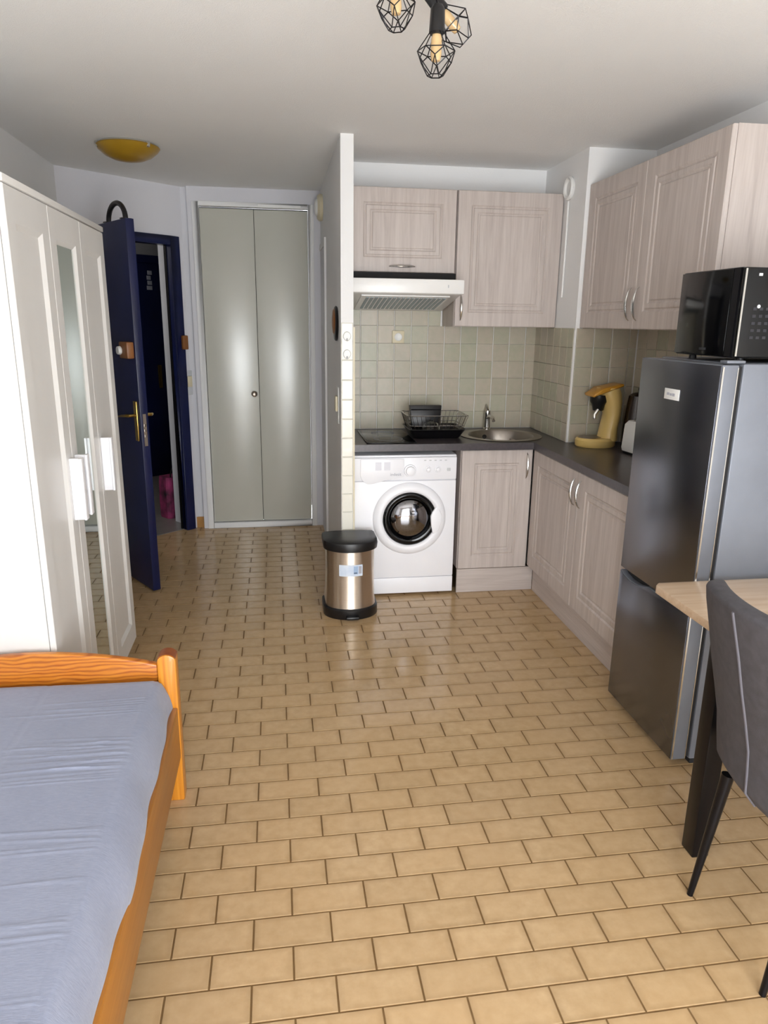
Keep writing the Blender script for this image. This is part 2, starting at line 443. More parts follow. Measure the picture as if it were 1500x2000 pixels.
tiles(wall_kitchen, (0, 3.16), (1, 0), 0, spans(.51, 1.745, .617), rows)
tiles(wall_kitchen, (0, 3.16), (1, 0), 0, spans(.51, 1.12, .617), [rows[-1] + KH])
tiles(wall_column, (1.745, 3.16), (0, -1), -math.pi / 2, spans(0, .605, KW), rows)
tiles(wall_column, (1.752, 2.55), (1, 0), 0, spans(0, .362, KW), rows)
tiles(wall_right, (XR, 2.54), (0, -1), -math.pi / 2, spans(0, 1.2, KW), rows)
tiles(wall_partition, (.441, 2.53), (1, 0), 0, [(0, .065)], [.0165 + .1045 * i for i in range(14)] + [.0165 + .1045 * 14 - .016], CT, .062)
box('edge_strip', 'cream', wall_partition, .5065, .5145, 2.526, 2.6, .0, 1.545)
box('corner_trim', 'white', wall_column, 1.739, 1.7505, 2.542, 2.5515, .916, 1.545)

# closet wall and closet door
cl = MB(); DX0, DX1, DZ0, DZ1 = -.41, .352, .05, 2.33
FX0, FX1, FZ1 = -.455, .392, 2.372
cl.box(-.486, FX0, YF, YF + .1, 0, CH).box(FX1, .441, YF, YF + .1, 0, CH).box(FX0, FX1, YF, YF + .1, FZ1, CH)
cl.box(-.57, -.486, YF + .045, YF + .1, 0, CH)
wall_closet = cl.build('wall_closet', 'wall_hall', kind='structure')
clo = struct('door_2', label='pale green-grey folding closet door with two flush leaves')
fr = MB().box(FX0, DX0, YF - .012, YF + .05, 0, FZ1).box(DX1, FX1, YF - .012, YF + .05, 0, FZ1).box(DX0, DX1, YF - .012, YF + .05, DZ1 + .012, FZ1).box(DX0, DX1, YF - .012, YF + .06, 0, DZ0 - .006)
fr.build('closet_frame', 'wall', clo, bevel=.003)
box('gap_shade_backing', 'dark', clo, DX0, DX1, YF + .06, YF + .075, DZ0 - .006, DZ1 + .012)  # dark sheet stands in for the shade behind the leaves
XM = -.03
for a, b in ((DX0 + .004, XM - .0015), (XM + .0015, DX1 - .004)):
    left = a < -.2
    lf = box('leaf', 'closet', clo, 0, b - a, 0, .022, DZ0, DZ1, bevel=.002)
    lf.location = (a, YF + .006, 0); lf.rotation_euler = (0, 0, math.radians(.9 if left else -.4))
    if not left: lf.location = (a, YF + .016, 0)
kn = MB().lathe([(.012, 0), (.012, -.012), (.021, -.02), (.022, -.026), (.017, -.03), (.011, -.027)], 20, (XM - .036, YF + .0155, 1.04), 'y', cap0=False).build('knob', 'steel', clo, smooth=True)
box('latch_plate', 'plastic', clo, .0, .30, YF - .016, YF - .0125, 2.345, 2.362)
# skirting tile between entrance frame and closet
box('baseboard_entry', 'basetile', None, -.55, -.487, YF + .034, YF + .0445, 0, .085, kind='structure')

# entrance wall (angled) and corridor, in its own frame: x along the wall, y outwards, z up
def angled(name, mb, m, **kw): return mb.build(name, m, None, loc=(ANG_A.x, ANG_A.y, 0), rotz=ANG_B, **kw)
OPZ = 2.075; SL, SR = .0, .768
wall_entry = angled('wall_entry', MB().box(-.3, SL - .05, 0, .12, 0, CH).box(SL - .05, SR + .03, 0, .12, OPZ + .03, CH).box(SR + .03, .90, 0, .12, 0, CH), 'wall_hall', kind='structure')
ent = struct('door_1', (ANG_A.x, ANG_A.y, 0), ANG_B, label='navy blue entrance door standing open with brass lever handle')
fb = MB().box(SL - .05, SL, -.015, .125, 0, OPZ + .06).box(SR, SR + .075, -.018, -.0005, 0, OPZ + .06).box(SR, SR + .0295, -.0005, .065, 0, OPZ + .0295)
fb.box(SL, SR, -.018, -.0005, OPZ, OPZ + .06).box(SL, SR, -.0005, .065, OPZ, OPZ + .0295)
fb.build('door_frame', 'navy', ent, bevel=.003)
box('rebate', 'blackm', ent, SR - .008, SR - .0005, .035, .06, 0.004, OPZ - .001)
box('lock_keeper', 'brownp', ent, .806, .85, -.048, -.0185, 1.363, 1.462, bevel=.006)
# leaf
HG = Vector((-1.17, 3.585)); LA = math.atan2(2.80 - 3.585, -.656 + 1.17); LL = .938
ang_off = LA - ANG_B
d = HG - ANG_A; hl = (d.dot(ex), d.dot(ey), 0)
leaf = MB().box(0, LL, 0, .046, .012, 2.08).build('leaf', 'navy', ent, bevel=.003, loc=hl, rotz=ang_off)
lk = box('rim_lock', 'brownp', leaf, .815, .928, -.042, -.0005, 1.362, 1.452, bevel=.008)
MB().lathe([(.02, 0), (.024, -.006), (.021, -.02), (.006, -.022)], 18, (.845, -.042, 1.405), 'y', cap0=False).build('turn_knob', 'plastic', lk, smooth=True)
pl = box('handle_plate', 'brass', leaf, .868, .912, -.009, -.0005, .905, 1.13, bevel=.004)
MB().tube([(.89, -.009, 1.05), (.89, -.045, 1.05), (.878, -.055, 1.05), (.83, -.058, 1.045), (.76, -.052, 1.035)], [.009, .009, .009, .008, .006], 10).build('lever', 'brass', leaf, smooth=True)
MB().tube([(.89, .046, 1.05), (.89, .085, 1.05), (.878, .095, 1.05), (.83, .098, 1.045), (.77, .095, 1.04)], [.009, .009, .009, .008, .006], 10).build('outer_lever', 'brass', leaf, smooth=True)
box('outer_plate', 'brass', leaf, .868, .912, .0465, .054, .905, 1.13, bevel=.003)
lp = box('lock_faceplate', 'steel', leaf, LL + .0005, LL + .002, .014, .032, .88, 1.06)
for z in (.93, .96, .99): box('bolt', 'chrome', leaf, LL + .0022, LL + .006, .018, .028, z, z + .014)
# over-door hook ring
hk = thing('door_hook', 'black loop hook hanging over top of the open navy door', 'hook', (ANG_A.x, ANG_A.y, 0), ANG_B)
def leafp(x, y, z):
    c, s = math.cos(ang_off), math.sin(ang_off); return (hl[0] + c * x - s * y, hl[1] + s * x + c * y, z)
pts = [leafp(.775 + .115 * math.cos(t), .023, 2.082 + .088 * math.sin(t)) for t in [math.pi * i / 16 for i in range(17)]]
MB().tube(pts, .0135, 10).build('loop', 'black', hk, smooth=True)
for xx in (.66, .89):
    MB().loft([[(p[0], p[1], zz) for p in (leafp(xx - .016, -.003, 0), leafp(xx + .016, -.003, 0), leafp(xx + .016, .049, 0), leafp(xx - .016, .049, 0))] for zz in (2.0805, 2.085)]).build('clip', 'black', hk)
# corridor
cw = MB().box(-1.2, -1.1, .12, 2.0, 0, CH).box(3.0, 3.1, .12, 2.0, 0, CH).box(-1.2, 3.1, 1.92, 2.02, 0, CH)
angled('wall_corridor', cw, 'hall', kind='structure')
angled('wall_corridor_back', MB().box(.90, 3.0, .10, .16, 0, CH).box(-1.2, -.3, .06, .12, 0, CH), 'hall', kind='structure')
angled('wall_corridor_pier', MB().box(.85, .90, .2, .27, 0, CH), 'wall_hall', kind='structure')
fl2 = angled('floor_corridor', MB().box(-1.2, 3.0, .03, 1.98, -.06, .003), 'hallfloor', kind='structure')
cl_ = D.lights.new('corridor_fill_light', 'POINT'); cl_.energy = 9; cl_.shadow_soft_size = .1; cl_.color = (1, .95, .88)  # unseen fill light added to brighten the corridor, no fixture modelled
clo_ = D.objects.new('corridor_fill_light', cl_); COL.objects.link(clo_); clo_.location = Vector((ANG_A.x, ANG_A.y, 2.3)) + Vector((ex.x, ex.y, 0)) * -.4 + Vector((ey.x, ey.y, 0)) * .9
d4 = struct('door_3', (ANG_A.x, ANG_A.y, 0), ANG_B, label='dark navy door across the corridor with brass plate')
D4 = 1.92
MB().box(1.12, 1.90, D4 - .03, D4, 0.004, 2.10).build('leaf', 'navy', d4, bevel=.003)
MB().box(1.06, 1.12, D4 - .045, D4, .004, 2.17).box(1.90, 2.0, D4 - .045, D4, .004, 2.17).box(1.12, 1.90, D4 - .045, D4, 2.10, 2.17).build('door_frame', 'navy', d4)
box('handle_plate', 'brass', d4, 1.80, 1.842, D4 - .038, D4 - .0305, .9, 1.13, bevel=.003)
nm = MB()
for i, (a, b) in enumerate(((1.74, 1.80), (1.75, 1.80), (1.745, 1.79), (1.755, 1.805))): nm.box(a, b, D4 - .034, D4 - .0305, 1.85 + .047 * i, 1.85 + .047 * i + .038)
nm.build('number_plate', 'greyt', d4, bevel=.004)
bag = thing('shopping_bag', 'pink floral bag standing in the corridor behind door frame', 'bag', (ANG_A.x, ANG_A.y, 0.003), ANG_B)
R = []
for z, k in ((0, .96), (.02, 1.0), (.15, 1.02), (.3, .98), (.34, .94)):
    R.append([(.945 + k * a, .42 + k * b, z) for a, b in ((-.10, -.05), (-.08, -.07), (.08, -.07), (.10, -.05), (.10, .05), (.08, .07), (-.08, .07), (-.10, .05))])
MB().loft(R).build('body', 'pink', bag, smooth=True)
MB().tube([(.945 + .06 * math.cos(t), .36, .34 + .09 * math.sin(t)) for t in [math.pi * i / 10 for i in range(11)]], .006, 6).build('handle', 'black', bag, smooth=True)
# bathroom door in the partition, seen edge-on
d5 = struct('door_4', label='grey-white bathroom door in the partition seen edge-on')
box('frame_trim', 'wall', d5, .4275, .4405, 3.585, 3.625, 0, 2.10)
box('head_trim', 'wall', d5, .4305, .4405, 3.625, 4.12, 2.06, 2.10)
box('leaf', 'wall_hall', d5, .4365, .4405, 3.63, 4.12, .01, 2.055)

# light switches, sockets, small wall things
sw = thing('light_switch', 'cream light switch on grey plate beside navy door frame', 'switch', (ANG_A.x, ANG_A.y, 0), ANG_B)
box('plate', 'greyp', sw, .8435, .898, -.008, -.0005, 1.03, 1.21, bevel=.003)
box('rocker', 'cream', sw, .846, .885, -.02, -.0085, 1.09, 1.17, bevel=.005)
sw2 = thing('light_switch', 'cream rocker switch on partition side wall near the front edge', 'switch', (.441, 2.70, 1.13))
box('plate', 'plastic', sw2, -.006, -.0005, -.05, .05, -.11, .09, bevel=.002)
box('rocker', 'cream', sw2, -.02, -.0065, -.035, .035, -.045, .04, bevel=.005)
ck = thing('wall_plaque', 'small dark oval plaque on partition side wall', 'plaque', (.441, 2.755, 1.562))
MB().lathe([(.09, -.0005), (.095, -.008), (.088, -.016), (.07, -.018)], 28, (0, 0, 0), 'x', cap0=False).build('rim', 'black', ck, smooth=True)
MB().lathe([(.07, -.0175), (.062, -.024), (.03, -.028)], 24, (0, 0, .01), 'x', cap0=False).build('boss', 'brownp', ck, smooth=True)
ch = thing('door_chime', 'white round wall fitting high on partition near closet', 'chime', (.441, 3.93, 2.325))
MB().lathe([(.085, -.0005), (.088, -.02), (.075, -.035)], 24, (0, 0, 0), 'x', cap0=False).build('base', 'cream', ch, smooth=True)
MB().lathe([(.055, -.0345), (.05, -.05), (.02, -.055)], 20, (0, 0, 0), 'x', cap0=False).build('cover', 'plastic', ch, smooth=True)
for i, (z, lab) in enumerate(((1.497, 'upper white teardrop wall hook on tiled partition end'), (1.405, 'lower white teardrop wall hook on tiled partition end'))):
    h = thing('wall_hook', lab, 'hook', (.472, 2.5235, z), 0, 'hooks on the tiled partition end')
    R = []
    for y, k in ((0, .9), (-.005, 1), (-.009, .85)):
        R.append([(k * .021 * math.sin(t) * (1 if math.cos(t) > 0 else 1 - .15 * abs(math.cos(t))), y, k * (.026 * math.cos(t) if math.cos(t) > 0 else .024 * math.cos(t))) for t in [2 * math.pi * j / 24 for j in range(24)]])
    MB().loft(R).build('plate', 'plastic', h, smooth=True)
    MB().tube([(0, -.009, -.012), (0, -.018, -.02), (0, -.024, -.018), (0, -.026, -.01)], [.004, .004, .004, .003], 8).build('peg', 'greyp', h, smooth=True)
so = thing('wall_socket', 'cream socket on the tiled wall under the cooker hood', 'socket', (.851, 3.154, 1.485))
box('plate', 'cream', so, -.038, .038, -.012, -.0005, -.038, .038, bevel=.004)
MB().lathe([(.024, -.0125), (.022, -.0145), (.02, -.0135)], 20, (0, 0, 0), 'y', cap0=False).build('well', 'plastic', so, smooth=True)
ve = thing('vent_ring', 'white round pipe vent on the column beside wall cupboard', 'vent', (1.745, 2.765, 2.303))
MB().lathe([(.058, -.0005), (.062, -.012), (.055, -.022), (.045, -.018), (.04, -.008)], 28, (0, 0, 0), 'x', cap0=False).build('ring', 'plastic', ve, smooth=True)
MB().tube([(-.008, .0, -.066), (-.008, -.004, -.3), (-.008, -.004, -.58)], .006, 8).build('cord', 'plastic', ve, smooth=True)

# ------------------------------------------------------------------ kitchen, back run
def frame_cab(name, label, w, dpt, h, loc, rotz, doors, plinth=None, group=None, top=True, bx0=0, pl=(0, 0, .045)):
    """carcass of panels behind hinged doors; local x along the front, front at y=0, depth +y"""
    t = thing(name, label, 'cabinet', loc, rotz, group)
    p = .018; z0 = plinth or 0
    b = MB().box(bx0, bx0 + p, .021, dpt, z0, h).box(w - p, w, .021, dpt, z0, h).box(bx0 + p, w - p, .021, dpt, z0, z0 + p).box(bx0 + p, w - p, dpt - .006, dpt, z0 + p, h - p)
    if top: b.box(bx0 + p, w - p, .021, dpt, h - p, h)
    b.build('body', 'cab', t)
    if plinth: box('plinth', 'cabh', t, pl[0], w + pl[1], pl[2], pl[2] + .016, 0.001, plinth - .002)
    for (x0, x1, z0_, z1_, hd) in doors:
        dr = ringdoor(x1 - x0, z1_ - z0_, .02, CABRINGS).build('door', 'cab', t, loc=(x0, 0, z0_))
        if hd: bow_handle('handle', dr, None, (hd[0] - x0, 0, hd[1] - z0_), hd[2] if len(hd) > 2 else .14, hd[3] if len(hd) > 3 else True)
    return t
# wall cupboards on the kitchen wall
frame_cab('wall_cupboard', 'short whitewashed wall cupboard above the white cooker hood', .604, .3, .445, (.516, 2.84, 1.842), 0,
          [(.002, .602, .003, .443, (.30, .034, .15, False))], group='upper kitchen cupboards')
frame_cab('wall_cupboard', 'tall whitewashed wall cupboard between cooker hood and column', .615, .3, .735, (1.126, 2.84, 1.553), 0,
          [(.002, .613, .002, .733, (.034, .105, .14))], group='upper kitchen cupboards')
# wall cupboards on the right, doors look towards -x
def right_cab_frame(*a, **k): return frame_cab(*a, **k)
frame_cab('wall_cupboard', 'double-door whitewashed wall cupboard on right wall above fridge', 1.222, .35, .735, (1.765, 2.547, 1.553), -math.pi / 2,
          [(.002, .605, .002, .733, (.571, .115, .15)), (.609, 1.22, .002, .733, (.645, .115, .15))], group='upper kitchen cupboards')
# base units
frame_cab('base_unit', 'single-door whitewashed base unit beneath the round sink', .428, .54, .872, (1.138, 2.59, 0), 0,
          [(.003, .425, .152, .868, (.389, .775, .15))], plinth=.15, group='lower kitchen units', top=False, pl=(-.0, .045, .006))
frame_cab('base_unit', 'double-door whitewashed base unit along right wall beside fridge', 1.28, .53, .872, (1.566, 2.583, 0), -math.pi / 2,
          [(.004, .645, .165, .868, (.612, .765, .14)), (.649, 1.276, .165, .868, (.682, .765, .14))], plinth=.16, group='lower kitchen units', bx0=.036, pl=(-.005, 0, .045))
# worktop with a round cut-out for the sink
SKX, SKY, SKR = 1.437, 2.83, .238
wt = MB(); ZT0, ZT1 = .876, .915
def plate_hole(mb, X0, X1, Y0, Y1, cx, cy_, r, z0, z1, n=48):
    rings = {}
    for nm_, z in (('b', z0), ('t', z1)):
        inn, out = [], []
        for i in range(n):
            t = 2 * math.pi * (i + .5) / n; c, s = math.cos(t), math.sin(t)
            inn.append((cx + r * c, cy_ + r * s, z))
            k = min(((X1 - cx) / c if c > 0 else (X0 - cx) / c) if abs(c) > 1e-9 else 1e9, ((Y1 - cy_) / s if s > 0 else (Y0 - cy_) / s) if abs(s) > 1e-9 else 1e9)
            out.append([cx + k * c, cy_ + k * s, z])
        for (qx, qy) in ((X0, Y0), (X1, Y0), (X1, Y1), (X0, Y1)):   # snap to the corners
            j = min(range(n), key=lambda i: (out[i][0] - qx) ** 2 + (out[i][1] - qy) ** 2); out[j][0], out[j][1] = qx, qy
        rings[nm_] = (inn, out)
    ti, to = rings['t']; bi, bo = rings['b']
    mb.loft([bi, ti, to, bo, bi], False, False)
wt.box(.5155, 1.19, 2.552, 3.1595, ZT0, ZT1)
plate_hole(wt, 1.19, 1.70, 2.552, 3.1595, SKX, SKY, SKR, ZT0, ZT1)
wt.box(1.70, 1.7445, 2.552, 3.1595, ZT0, ZT1).box(1.552, 1.70, 1.305, 2.552, ZT0, ZT1).box(1.70, 2.1195, 1.305, 2.5495, ZT0, ZT1).box(1.70, 1.7445, 2.5495, 2.552, ZT0, ZT1)
tag(wt.build('worktop', 'counter'), 'dark slate L-shaped kitchen worktop', 'worktop')

# washing machine
wm = thing('washing_machine', 'white front-loading washing machine under the worktop', 'washing machine', (.516, 2.58, 0))
W, Hh = .594, .848
box('body', 'enamel', wm, 0, W, .012, .53, .012, Hh, bevel=.008)
fp = MB(); fp.box(.002, W - .002, 0, .0125, .118, .70); fp.build('front_panel', 'enamel', wm, bevel=.005)
box('kick_panel', 'enamel', wm, .002, W - .002, .001, .0125, .018, .114, bevel=.003)
cp = box('control_panel', 'enamel', wm, .002, W - .002, -.003, .0125, .705, Hh - .012, bevel=.006)
dw = MB().prism([(.035, .83), (.285, .83), (.285, .727), (.2, .712), (.11, .688), (.075, .686), (.045, .71), (.035, .735)], 'y', -.010, -.003).build('detergent_drawer', 'enamel', cp, bevel=.004)
MB().lathe([(.036, -.003), (.034, -.012), (.027, -.014), (.025, -.026), (.02, -.028)], 28, (.32, 0, .76), 'y', cap0=False).build('dial', 'enamel', cp, smooth=True)
for x in (.425, .482): MB().lathe([(.019, -.003), (.018, -.008), (.013, -.01), (.012, -.018), (.009, -.02)], 20, (x, 0, .765), 'y', cap0=False).build('knob', 'enamel', cp, smooth=True)
for x in (.4, .43, .46, .49, .52): box('button', 'greyp', cp, x, x + .012, -.006, -.0031, .815, .82)
box('button', 'greyp', cp, .535, .555, -.007, -.0031, .755, .772, bevel=.002)
for x0 in (.12, .17): box('print_block', 'faint', cp, x0, x0 + .035, -.0106, -.0101, .765, .812)
fc = D.curves.new('brand', 'FONT'); fc.body = 'indesit'; fc.size = .024; fc.extrude = .0003
fo = D.objects.new('brand_curve', fc); COL.objects.link(fo); bme = D.meshes.new_from_object(fo.evaluated_get(bpy.context.evaluated_depsgraph_get()))
D.objects.remove(fo); bme.materials.clear(); fo = put('brand_lettering', bme, 'greyt', cp, (.205, -.0105, .733)); fo.rotation_euler = (math.pi / 2, 0, 0)
DC = (.322, 0, .478)
pd = MB().lathe([(.214, .0005), (.214, -.004), (.208, -.014), (.195, -.024), (.175, -.029), (.160, -.025), (.156, -.012)], 64, DC, 'y', cap0=False, cap1=False).build('door_ring', 'enamel', wm, smooth=True, angle=60)
# dark bowl glass with the hand grip bitten out of its right side
R = []
def bowl(r, y):
    ring = []
    for j in range(64):
        t = 2 * math.pi * j / 64; x, z = r * math.cos(t), r * math.sin(t)
        ring.append((DC[0] + x, y, DC[2] + z))
    return ring
MB().loft([bowl(.158, -.012), bowl(.152, -.02), bowl(.14, -.024), bowl(.126, -.019), bowl(.12, .0)], False, False).build('bowl_rim', 'blackg', pd, smooth=True, angle=50)
MB().loft([bowl(.12, -.002), bowl(.112, -.012), bowl(.09, -.026), bowl(.055, -.036), bowl(.014, -.04)], False, True).build('porthole_glass', 'porthole', pd, smooth=True, angle=80)
gp = MB().prism([(.150, .070), (.130, .042), (.120, .015), (.125, -.04), (.135, -.092), (.168, -.075), (.187, -.02), (.187, .02), (.172, .055)], 'y', -.031, -.012)
gp.v = [(a + DC[0], b, c + DC[2]) for a, b, c in gp.v]
gp.build('grip', 'enamel', pd, bevel=.006, seg=3)

# cooker hood
hd = thing('cooker_hood', 'white slimline cooker hood above the black hob', 'cooker hood', (.516, 2.655, 0))
R = [[(x, 0, 1.724), (x, 0, 1.797), (x, .03, 1.80), (x, .18, 1.80), (x, .184, 1.838), (x, .49, 1.838), (x, .49, 1.642), (x, .03, 1.722)] for x in (0, .604)]
MB().loft(R).build('body', 'white', hd, bevel=.003)
box('front_lip', 'white', hd, -.0, .6115, -.012, -.0005, 1.726, 1.80, bevel=.004)
box('switch', 'greyp', hd, .52, .526, -.015, -.0125, 1.757, 1.772)
# slatted filter on the sloping underside
sl = math.atan2(1.642 - 1.722, .46)
def under(y, off): return 1.722 + (y - .03) * math.tan(sl) - off
gf = MB().loft([[(x, y, under(y, o)) for y, o in ((.06, .0005), (.44, .0005), (.44, .006), (.06, .006))] for x in (.055, .55)]).build('filter', 'white', hd)
for i in range(18):
    x = .085 + i * .0255
    MB().loft([[(xx, y, under(y, o)) for y, o in ((.09, .0062), (.40, .0062), (.40, .009), (.09, .009))] for xx in (x, x + .016)]).build('slat', 'grille', gf)
box('gap_shade_strip', 'dark', hd, .003, .601, .150, .178, 1.8005, 1.8412)  # dark strip stands in for the shade in the gap under the cupboard

# hob, rack, sink, tap
hob = thing('hob', 'black glass hob set into the worktop beside partition', 'hob', (.588, 2.585, .9155))
box('glass', 'blackg', hob, 0, .285, 0, .49, 0, .005, bevel=.002)
for y, r in ((.14, .085), (.36, .07)):
    MB().lathe([(r, .0051), (r, .0055), (r - .003, .0055), (r - .003, .0051)], 36, (.1425, y, 0), 'z', False, False).build('zone_ring', 'greyt', hob)
sk = thing('sink', 'round stainless steel sink set in the worktop corner', 'sink', (SKX, SKY, .915))
MB().lathe([(.232, -.03), (.236, -.002), (.247, .0005), (.249, .0035), (.243, .005), (.225, .004), (.20, .0035), (.195, -.004), (.185, -.05), (.17, -.12), (.15, -.145), (.1, -.152), (.04, -.156)], 56, (0, 0, 0), 'z', cap0=False).build('bowl', 'sink', sk, smooth=True, angle=50)
MB().lathe([(.03, -.1555), (.028, -.151), (.01, -.153)], 20, (0, 0, 0), 'z', cap0=False).build('drain', 'chrome', sk, smooth=True)
MB().lathe([(.014, 0), (.012, -.004), (.008, -.003)], 18, (-.045, .180, -.035), 'y', cap0=False).build('overflow', 'dark', sk, smooth=True)
tp = thing('tap', 'chrome mixer tap standing behind the round sink', 'tap', (1.43, 3.095, .9155))
MB().lathe([(.026, 0), (.026, .006), (.02, .012), (.018, .09), (.02, .1), (.018, .118), (.006, .124)], 24, (0, 0, 0), 'z').build('body', 'chrome', tp, smooth=True)
MB().tube([(0, -.008, .075), (0, -.06, .092), (0, -.12, .088), (0, -.14, .07)], [.012, .011, .0105, .0105], 12).build('spout', 'chrome', tp, smooth=True)
MB().tube([(0, .0, .12), (0, .012, .135), (.002, .03, .15)], [.01, .008, .006], 10).build('lever', 'chrome', tp, smooth=True)

dr = thing('dish_rack', 'chrome wire dish rack on a black drip tray', 'dish rack', (1.025, 2.845, .9155))
def rrect(hx, hy, z, r=.03, n=4):
    o = []
    for cx, cyy, a0 in ((hx - r, hy - r, 0), (-hx + r, hy - r, 90), (-hx + r, -hy + r, 180), (hx - r, -hy + r, 270)):
        for i in range(n + 1):
            t = math.radians(a0 + 90 * i / n); o.append((cx + r * math.cos(t), cyy + r * math.sin(t), z))
    return o
MB().loft([rrect(.135, .10, .0), rrect(.14, .105, .004), rrect(.165, .135, .052), rrect(.172, .142, .055), rrect(.165, .134, .057), rrect(.138, .103, .008)]).build('drip_tray', 'black', dr, smooth=True)
wr = MB()
for k, z in ((0, .045), (.3, .075), (1, .135)): wr.tube(rrect(.15 + .03 * k, .118 + .02 * k, z), .0022 if k < 1 else .003, 6, closed=True)
wr.build('hoop', 'chrome', dr, smooth=True)
wv = MB()
for i in range(13):
    x = -.132 + i * .022
    for s in (-1, 1): wv.tube([(x, s * .118, .045), (x * 1.2, s * .138, .135)], .0016, 5)
for i in range(9):
    y = -.1 + i * .025
    for s in (-1, 1): wv.tube([(s * .15, y, .045), (s * .18, y * 1.15, .135)], .0016, 5)
wv.build('wires', 'chrome', dr, smooth=True)
bx = thing('black_tray', 'black rectangular pan standing upright in the dish rack', 'pan', (.985, 2.90, .966))
R = [[(-.088 + a, 0, 0), (.088 - a, 0, 0), (.1 - a, .03, .125 - a * .3), (-.1 + a, .03, .125 - a * .3)] for a in (0,)]
MB().loft([[(-.085, -.02, .0), (.085, -.02, 0), (.085, .02, 0), (-.085, .02, 0)], [(-.098, .0, .125), (.098, .0, .125), (.098, .04, .125), (-.098, .04, .125)]]).build('pan', 'black', bx, bevel=.004)
MB().tube([(-.09, -.004, .1), (.09, -.004, .1)], .004, 8).build('rim_bead', 'blackm', bx, smooth=True)
gb = thing('glass_bowl', 'small clear glass bowl upturned in the dish rack', 'bowl', (1.0, 2.81, .961))
MB().lathe([(.055, 0), (.053, .015), (.04, .038), (.018, .046), (.016, .05), (.013, .046), (.036, .036), (.048, .014), (.051, .0)], 28, (0, 0, 0), 'z', False, False).build('bowl', 'glass', gb, smooth=True)

# coffee machine: C-shaped profile facing -x
cm = thing('coffee_machine', 'mustard yellow pod coffee machine on the worktop', 'coffee machine', (1.86, 2.415, .9155))
def oval(cx, cyy, rx, ry, z, n=28): return [(cx + rx * math.cos(2 * math.pi * i / n), cyy + ry * math.sin(2 * math.pi * i / n), z) for i in range(n)]
MB().loft([oval(-.005, 0, .105, .082, 0), oval(-.005, 0, .112, .088, .008), oval(-.005, 0, .114, .09, .038), oval(-.005, 0, .104, .08, .05)]).build('base', 'yellow', cm, smooth=True)
MB().loft([oval(-.04, 0, .062, .06, .0505), oval(-.04, 0, .058, .056, .054)]).build('drip_grid', 'steel', cm, smooth=True)
R = []
for z, cx, rx, ry in ((.035, .062, .052, .07), (.10, .066, .046, .066), (.18, .078, .044, .066), (.25, .07, .055, .07), (.30, .05, .066, .074), (.325, .045, .06, .068)):
    R.append(oval(cx, 0, rx, ry, z))
MB().loft(R).build('body', 'yellow', cm, smooth=True)
MB().loft([[(x, y * k, z) for x, y, z in ring] for k, ring in ((1, [(-.058, -.06, .272), (-.05, -.075, .285), (.105, -.07, .335), (.108, -.06, .35), (-.01, -.07, .325), (-.062, -.06, .29)]),
                                                             (-1, [(-.058, -.06, .272), (-.05, -.075, .285), (.105, -.07, .335), (.108, -.06, .35), (-.01, -.07, .325), (-.062, -.06, .29)]))]).build('lid', 'orange', cm, bevel=.008, seg=3)
MB().lathe([(.05, .285), (.048, .25), (.036, .232), (.028, .20), (.014, .195)], 22, (-.004, 0, 0), 'z').build('spout', 'black', cm, smooth=True)
MB().tube([(-.012, -.02, .205), (-.03, -.022, .18), (-.03, -.022, .155)], [.012, .011, .009], 10).build('nozzle', 'chrome', cm, smooth=True)
kt = thing('kettle', 'dark brown kettle with looped black handle behind the toaster', 'kettle', (2.05, 2.345, .9155))
MB().lathe([(.062, 0), (.068, .01), (.066, .12), (.055, .25), (.05, .285), (.03, .3), (.01, .305)], 28, (0, 0, 0), 'z').build('body', 'tank', kt, smooth=True)
MB().tube([(-.03, -.055, .1), (-.035, -.085, .16), (-.035, -.09, .24), (-.03, -.075, .31), (-.02, -.045, .325), (-.01, -.03, .29)], [.009, .01, .01, .01, .009, .007], 10).build('handle', 'black', kt, smooth=True)
ts = thing('toaster', 'white toaster on the worktop between coffee machine and fridge', 'toaster', (2.0, 2.10, .9155), math.radians(6))
MB().loft([rrect(.075, .13, .012, .02), rrect(.08, .135, .03, .025), rrect(.076, .132, .15, .03), rrect(.062, .12, .172, .03)]).build('body', 'plastic', ts, smooth=True)
MB().loft([rrect(.07, .125, 0, .02), rrect(.074, .129, .0115, .02)]).build('base', 'black', ts)
for x in (-.025, .025): box('slot', 'dark', ts, x - .012, x + .012, -.09, .09, .1725, .174)
box('lever', 'black', ts, -.015, .015, -.15, -.1355, .10, .112, bevel=.003)

# ------------------------------------------------------------------ pedal bin (half-round)
bn = thing('waste_bin', 'half-round brushed steel waste bin with black lid', 'bin', (.475, 2.40, 0))
def dshape(hw, dep, z, n=24):
    o = [(-hw, .10, z)]
    for i in range(n + 1):
        t = math.pi + math.pi * i / n; o.append((hw * math.cos(t), -.02 + dep * math.sin(t), z))
    o.append((hw, .10, z)); return o
MB().loft([dshape(.148, .118, 0), dshape(.150, .120, .004), dshape(.150, .120, .05), dshape(.143, .113, .058)]).build('base', 'black', bn, smooth=True)
MB().loft([dshape(.138, .108, .055), dshape(.132, .103, .12), dshape(.129, .100, .25), dshape(.131, .102, .385)]).build('drum', 'bin', bn, smooth=True)
MB().loft([dshape(.136, .107, .380), dshape(.147, .117, .385), dshape(.150, .12, .412), dshape(.146, .116, .43), dshape(.135, .104, .437), dshape(.08, .06, .441)]).build('lid', 'black', bn, smooth=True)
def bincurve(hw, dep, z, t0, t1, out, n=10):
    return [((hw + out) * math.cos(t), -.02 + (dep + out) * math.sin(t), z) for t in [t0 + (t1 - t0) * i / n for i in range(n + 1)]]
